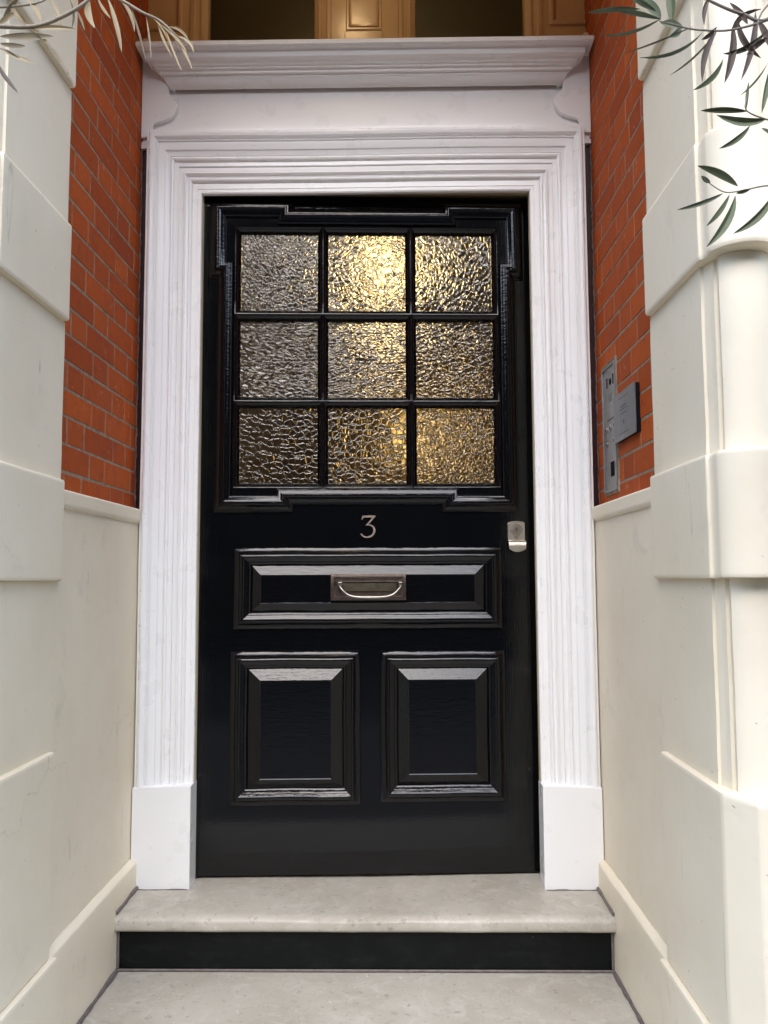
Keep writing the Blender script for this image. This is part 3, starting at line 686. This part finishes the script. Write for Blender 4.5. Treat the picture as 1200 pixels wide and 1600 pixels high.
def irect(nm, s, t, w, h, m, d=.0018):
    a, b = ip(s, t); bm = bmesh.new(); extrude_poly(bm, rect(a - w / 2, b - h / 2, a + w / 2, b + h / 2), iw, .0004, d); return iadd(nm, bm, m)
irect("speaker_slot", .33, .13, .008, .030, DARK); irect("speaker_slot", .80, .13, .008, .030, DARK)
bm = bmesh.new(); disc(bm, ip(.58, .135), .010, .0004, .0020, iw); iadd("camera_lens", bm, DARK)
bm = bmesh.new()
for r_ in range(4):
    for c_ in range(3):
        a, b = ip(.46 + c_ * .09, .235 + r_ * .017); disc(bm, (a, b), .0022, .0004, .0012, iw, 8)
iadd("microphone_holes", bm, GREY)
irect("name_strip", .55, .43, .075, .005, GREY, .0012)
for s, t in ((.17, .497), (.50, .497), (.83, .497), (.22, .615), (.78, .615)):
    bm = bmesh.new(); disc(bm, ip(s, t), .0105, .0004, .0032, iw, 20); b_ = iadd("push_button", bm, BRIGHTB)
    bm = bmesh.new(); a, b = ip(s, t); extrude_poly(bm, rect(a - .0022, b - .005, a + .0022, b + .005), iw, .0033, .0038); iadd("button_mark", bm, DARK, b_, 0)
irect("reader_window", .60, .825, .038, .044, DARK, .0016)
for s_ in (.2, .8):
    bm = bmesh.new(); disc(bm, ip(s_, .945), .0035, .0004, .0016, iw, 12); iadd("screw", bm, BRIGHTB)
pq = empty("wall_plaque", (.745, -.335, 1.4)); tag(pq, "square grey engraved metal plaque fixed to the brick beside the intercom", "plaque"); invp = Matrix.Translation((-.745, .335, -1.4))
bm = bmesh.new(); extrude_poly(bm, rect(.2345, 1.329, .4360, 1.4600), iw, -.004, .0100); o = obj("plaque_base", bm, DARK, pq, 0); o.matrix_parent_inverse = invp
bm = bmesh.new(); extrude_poly(bm, rect(.2320, 1.3265, .4385, 1.4625), iw, .0102, .0140, bev=.0008); o = obj("plaque_plate", bm, PLAQ, pq, 30); o.matrix_parent_inverse = invp
bm = bmesh.new()
for zc_, wv in ((1.4445, .085), (1.3440, .095)): extrude_poly(bm, rect(.335 - wv / 2, zc_ - .0010, .335 + wv / 2, zc_ + .0010), iw, .0141, .0144)
rngp = random.Random(2)
for zc_, wv, hh in ((1.420, .060, .004), (1.4115, .075, .003), (1.3990, .055, .003), (1.3750, .010, .012)):
    a = .335 - wv / 2
    while a < .335 + wv / 2:
        q = rngp.uniform(.002, .0045); extrude_poly(bm, rect(a, zc_ - hh / 2, a + q, zc_ + hh / 2), iw, .0141, .0143); a += q + .0018
o = obj("engraving", bm, GREY, pq, 0); o.matrix_parent_inverse = invp

# ------------------------------------------------------------------ potted olive trees either side, their twigs hang into the picture
def leaf(bm, a, b, w, bend=(0, 0, 0), mi=0, twist=0.0, fold=.25):
    a, b = Vector(a), Vector(b); ax = (b - a); L = ax.length; ax.normalize()
    view = (CAM_LOC - a).normalized() if twist is not None else Vector((0, 0, 1))
    side = ax.cross(view).normalized(); nrm = side.cross(ax)
    side = (side * math.cos(twist) + nrm * math.sin(twist)).normalized(); nrm = side.cross(ax)
    bend = Vector(bend); n = 9; rows = []
    for k in range(n + 1):
        s = k / n; c = a + (b - a) * s + bend * (4 * s * (1 - s))
        ww = w * (math.sin(math.pi * min(1, s * .92 + .04)) ** .85) * (1.0 if s < .95 else .4) if 0 < k < n else w * .06
        rows.append([bm.verts.new(c - side * ww + nrm * ww * fold), bm.verts.new(c), bm.verts.new(c + side * ww + nrm * ww * fold)])
    for p, q in zip(rows, rows[1:]):
        for i in range(2):
            f = bm.faces.new((p[i], p[i + 1], q[i + 1], q[i])); f.material_index = mi
def spline(pts, n=8):
    pts = [Vector(p) for p in pts]; out = []
    for i in range(len(pts) - 1):
        p0, p1, p2, p3 = pts[max(i - 1, 0)], pts[i], pts[i + 1], pts[min(i + 2, len(pts) - 1)]
        for k in range(n):
            t = k / n
            out.append(.5 * ((2 * p1) + (p2 - p0) * t + (2 * p0 - 5 * p1 + 4 * p2 - p3) * t * t + (3 * p1 - p0 - 3 * p2 + p3) * t ** 3))
    out.append(pts[-1]); return out
def olive(sx, label, twigs, leaves, base_y, mats, dry, seed):
    rng = random.Random(seed)
    tr = empty("olive_tree", (sx * 1.15, -1.62, -.05)); tag(tr, label, "tree", "potted olive trees by the steps")
    invt = Matrix.Translation((-sx * 1.15, 1.62, .05))
    top = Vector((sx * 1.13, -1.63, 1.38))
    bm = bmesh.new(); tube(bm, spline([(sx * 1.15, -1.62, -.07), (sx * 1.17, -1.60, .4), (sx * 1.12, -1.63, .9), top]), [.032 - .013 * k / 24 for k in range(25)], 10)
    o = obj("trunk", bm, BARK, tr, 60); o.matrix_parent_inverse = invt
    tb = bmesh.new(); lb = bmesh.new()
    for tw, rads in twigs:
        pts = [at(x, y, Y) for x, y, Y in tw]
        sp = spline(pts, 6); n = len(sp)
        tube(tb, sp, [rads[0] + (rads[1] - rads[0]) * k / (n - 1) for k in range(n)], 7)
    for lf in leaves:
        (x0, y0, Y_), (x1, y1, Y1), w, bd, mi, twi = lf
        a, b = at(x0, y0, Y_), at(x1, y1, Y1); d = (Y_ - CAM_LOC.y) / CAM_F
        leaf(lb, a, b, w * d * (.85 if sx < 0 else .95), Vector((bd[0] * d, 0, -bd[1] * d)), mi, twi, rng.uniform(.3, .75))
    # crown outside the picture
    def seen(p):
        q = p - CAM_LOC; z = q.dot(fw)
        return z > .05 and abs(q.dot(rt) / z * CAM_F) < 640 and abs(q.dot(up) / z * CAM_F) < 840
    roots = [at(tw[0][0], tw[0][1], tw[0][2]) for tw, _ in twigs if tw[0][0] < 0 or tw[0][0] > 1200]
    for r_ in roots:
        mid = (top + r_) / 2 + Vector((0, 0, .05)); sp = spline([top, mid, r_], 8); m_ = len(sp)
        tube(tb, sp, [.010 - .007 * k / (m_ - 1) for k in range(m_)], 7)
    for k in range(46):
        d = Vector((rng.gauss(0, 1), rng.gauss(0, 1), rng.gauss(.55, .9))).normalized()
        L = rng.uniform(.25, .52); end = top + Vector((d.x * L * .9, d.y * L * .9, d.z * L + .1))
        sp = [q for q in spline([top + Vector((0, 0, rng.uniform(-.25, .1))), top + d * L * .5 + Vector((0, 0, .08)), end], 6)]
        if any(seen(q) for q in sp): continue
        tube(tb, sp, [.006 - .0045 * i / (len(sp) - 1) for i in range(len(sp))], 6)
        for i in range(3, len(sp)):
            for e in range(3):
                a = sp[i]; dd = (d * .6 + Vector((rng.uniform(-1, 1), rng.uniform(-1, 1), rng.uniform(-.9, .6)))).normalized(); b = a + dd * rng.uniform(.035, .065)
                if seen(b) or seen(a): continue
                leaf(lb, a, b, rng.uniform(.0035, .006), (0, 0, -.004), rng.choice(dry), rng.uniform(-1.2, 1.2))
    o = obj("branch", tb, TWIG if sx < 0 else mat_plain("grey twig", g(.19, .165, .13), .7, var=.3, bump=.4, scale=60), tr, 60); o.matrix_parent_inverse = invt
    o = obj("foliage", lb, mats, tr, 60, rec=False, weighted=False); o.matrix_parent_inverse = invt
    pot = empty("plant_pot", (sx * 1.15, -1.62, -.48)); tag(pot, {-1: "dark planter at the foot of the withered left olive tree", 1: "dark planter at the foot of the green right olive tree"}[sx], "planter", "planters by the steps")
    bm = bmesh.new(); pf = [(.0, .001), (.15, .001), (.155, .02), (.19, .38), (.205, .385), (.205, .41), (.18, .412), (.176, .36)]
    rr = [[bm.verts.new((r_ * math.cos(k * math.tau / 28), r_ * math.sin(k * math.tau / 28), z)) for k in range(28)] for r_, z in pf[1:]]
    bm.faces.new(rr[0])
    for a, b in zip(rr, rr[1:]):
        for k in range(28): bm.faces.new((a[k], a[(k + 1) % 28], b[(k + 1) % 28], b[k]))
    obj("pot_body", bm, TERRA, pot, 40)
    bm = bmesh.new(); disc(bm, (0, 0), .176, .33, .37, lambda a, b, h: (a, b, h), 28); obj("soil", bm, SOIL, pot, 0)
YL = -1.60
lt = [([(-40, 36, YL), (0, 41, YL), (55, 41, YL), (95, 27, YL), (128, 8, YL), (150, -12, YL)], (.0030, .0022)), ([(-20, -30, YL - .02), (110, -30, YL), (165, -12, YL), (195, 3, YL), (222, 19, YL), (248, 31, YL), (268, 48, YL), (290, 68, YL + .01)], (.0026, .0009)),
      ([(-30, 12, YL), (20, 10, YL), (60, 4, YL), (85, -10, YL)], (.0016, .001)), ([(-30, 72, YL + .02), (10, 78, YL), (30, 90, YL)], (.0014, .0008)), ([(262, 43, YL), (274, 62, YL), (282, 80, YL)], (.0012, .0007))]
T_, G_, P_, B_, D_ = 0, 1, 2, 3, 4
ll = [((0, 57, YL), (84, 57, YL), 8, (0, 2), G_, .5), ((28, 28, YL), (112, 126, YL), 4, (8, -4), G_, .9), ((0, 76, YL), (53, 98, YL), 4.5, (0, 3), T_, .6), ((-6, 96, YL), (29, 146, YL), 4.5, (-3, 2), B_, .5),
      ((50, 46, YL), (119, 46, YL), 4, (0, -3), T_, .5), ((38, -6, YL), (66, 41, YL), 5.5, (3, -4), T_, .5), ((72, -6, YL), (95, 41, YL), 4, (4, -3), T_, .6), ((30, -4, YL), (4, 30, YL), 5, (-3, -2), T_, .6), ((104, -10, YL), (112, 44, YL), 3.5, (6, 0), G_, .9),
      ((140, 2, YL), (148, 44, YL), 7, (-7, 0), T_, .3), ((152, -4, YL), (173, 29, YL), 3.5, (-1, 4), T_, .6), ((168, -4, YL), (190, 82, YL), 5, (2, 0), T_, .5), ((184, -4, YL), (210, 50, YL), 4.5, (5, -3), T_, .6), ((205, 12, YL), (228, 96, YL), 3.6, (0, 0), G_, .9), ((228, 24, YL), (236, 92, YL), 3, (0, 0), T_, .9),
      ((246, 32, YL), (270, 90, YL), 3, (-3, 2), T_, .7), ((256, 38, YL), (285, 113, YL), 3, (-2, 2), T_, .9), ((268, 50, YL), (301, 110, YL), 3, (2, 0), T_, .7), ((276, 56, YL), (303, 84, YL), 3.2, (6, -4), T_, .5), ((262, 42, YL), (296, 66, YL), 3, (3, -6), T_, .6), ((250, 38, YL), (292, 82, YL), 3.2, (4, 0), T_, .6),
      ((0, 68, YL), (40, 72, YL), 5, (0, 2), G_, .4), ((14, 10, YL), (36, 44, YL), 4, (3, 0), T_, .4), ((120, 16, YL), (132, 48, YL), 3, (0, 0), G_, .7), ((-4, 40, YL), (24, 18, YL), 5, (0, 0), T_, .3), ((236, 26, YL), (262, 64, YL), 2.8, (3, -3), T_, .8)]
olive(-1, "withered olive tree with dry tan leaves, left of the steps", lt, ll, YL, [LEAF_T, LEAF_G, LEAF_P, LEAF_B, LEAF_D], [0, 0, 1, 1, 3], 3)
YR = -1.45
rt_tw = [([(1260, -30, YR), (1200, 30, YR), (1160, 22, YR), (1128, 10, YR), (1100, -4, YR), (1075, -20, YR)], (.0030, .0016)), ([(1240, 20, YR), (1200, 31, YR), (1165, 42, YR), (1130, 48, YR), (1085, 46, YR), (1058, 40, YR), (1030, 33, YR)], (.0022, .0009)),
      ([(1240, 195, YR), (1196, 186, YR), (1166, 172, YR), (1168, 150, YR), (1170, 132, YR)], (.0014, .0006)), ([(1250, 292, YR), (1200, 290, YR), (1158, 298, YR), (1132, 300, YR), (1108, 286, YR), (1098, 276, YR)], (.0013, .0006)), ([(1230, -20, YR + .03), (1190, 20, YR), (1182, 60, YR)], (.0018, .0008))]
rl = [((1032, 30, YR), (955, 15, YR), 4.5, (0, -3), P_, .3), ((1000, 14, YR), (918, 20, YR), 4.5, (0, -3), P_, .3), ((1000, -8, YR), (1032, 31, YR), 8, (5, 3), P_, .2), ((1050, 36, YR), (1046, -20, YR), 8, (2, 0), D_, .3), ((1032, 36, YR), (1068, 44, YR), 6, (0, -3), P_, .3), ((1064, 40, YR), (1045, 58, YR), 6, (3, 2), P_, .4), ((1026, 18, YR), (975, -15, YR), 5, (0, 0), P_, .3),
      ((1034, 28, YR), (940, 55, YR), 3.2, (0, 9), P_, .5), ((1085, 40, YR), (974, 84, YR), 1.8, (0, 2), G_, .5), ((1098, 50, YR), (1000, 90, YR), 3.5, (6, 12), P_, .5), ((1118, 50, YR), (1046, 118, YR), 2.2, (4, 4), G_, .6),
      ((1120, 48, YR), (1097, 128, YR), 5.5, (-7, -4), B_, .3), ((1145, 40, YR), (1132, 130, YR), 6.5, (5, 0), B_, .3), ((1180, 18, YR), (1158, 125, YR), 5.5, (6, 0), B_, .4), ((1152, 30, YR), (1189, 91, YR), 5.5, (-9, 6), B_, .4), ((1130, 92, YR), (1083, 141, YR), 5, (6, 5), D_, .4), ((1190, 14, YR), (1143, 80, YR), 5, (-16, -14), B_, .5), ((1200, 98, YR), (1155, 150, YR), 2, (2, 4), D_, .6), ((1200, 60, YR), (1166, 86, YR), 5, (0, -4), B_, .4), ((1206, 100, YR), (1190, 177, YR), 5, (-1, 0), D_, .4), ((1120, 42, YR), (1096, 62, YR), 4, (0, 2), B_, .5), ((1110, -6, YR), (1100, 40, YR), 4.5, (-6, 0), B_, .6), ((1184, 30, YR), (1210, 84, YR), 6, (0, 0), B_, .4), ((1200, 46, YR), (1130, 84, YR), 5, (0, 10), D_, .4), ((1140, 4, YR), (1168, 38, YR), 5, (4, 2), B_, .4),
      ((1168, 174, YR), (1095, 173, YR), 5, (0, -2), D_, .2), ((1120, 180, YR), (1198, 186, YR), 7, (0, 9), D_, .25), ((1172, 196, YR), (1124, 232, YR), 5, (3, 3), D_, .4), ((1166, 172, YR), (1170, 128, YR), 3, (0, 0), D_, .5), ((1152, 186, YR), (1140, 182, YR), 2, (0, 0), D_, .4), ((1190, 200, YR), (1214, 214, YR), 3, (0, 0), D_, .4),
      ((1153, 291, YR), (1090, 259, YR), 6.5, (4, -4), D_, .2), ((1110, 286, YR), (1096, 275, YR), 4, (0, 0), D_, .3), ((1130, 302, YR), (1058, 328, YR), 4, (2, 2), P_, .3), ((1140, 304, YR), (1104, 353, YR), 4.5, (2, 2), D_, .4), ((1149, 306, YR), (1104, 386, YR), 7, (7, 3), D_, .25), ((1210, 300, YR), (1146, 365, YR), 6.5, (6, 6), D_, .3), ((1172, 296, YR), (1150, 302, YR), 3.5, (0, 0), D_, .4)]
olive(1, "green olive tree with a few withered brown leaves, right of the steps", rt_tw, rl, YR, [LEAF_T, LEAF_G, LEAF_P, LEAF_B, LEAF_D], [2, 2, 4, 4, 4, 3], 9)

# ------------------------------------------------------------------ house across the street (seen only as reflections in the gloss paint)
fh = empty("town_house", (0, -17, -.6)); tag(fh, "dark brick terrace across the street, mirrored in the door paint", "building"); invf = Matrix.Translation((0, 17, .6))
bm = bmesh.new(); box(bm, (-30, -24, -.6), (30, -17, 10.6)); o = obj("wall", bm, FARB, fh, 0); o.matrix_parent_inverse = invf
for k in range(-4, 5):
    for z in (1.2, 4.2, 7.2):
        bm = bmesh.new(); box(bm, (k * 3 - .6, -17.02, z), (k * 3 + .6, -16.95, z + 1.8)); w_ = obj("window", bm, FARW, fh, 0); w_.matrix_parent_inverse = invf
        bm = bmesh.new(); box(bm, (k * 3 - .5, -16.948, z + .1), (k * 3 + .5, -16.944, z + 1.7)); obj("pane", bm, DARK, w_, 0)
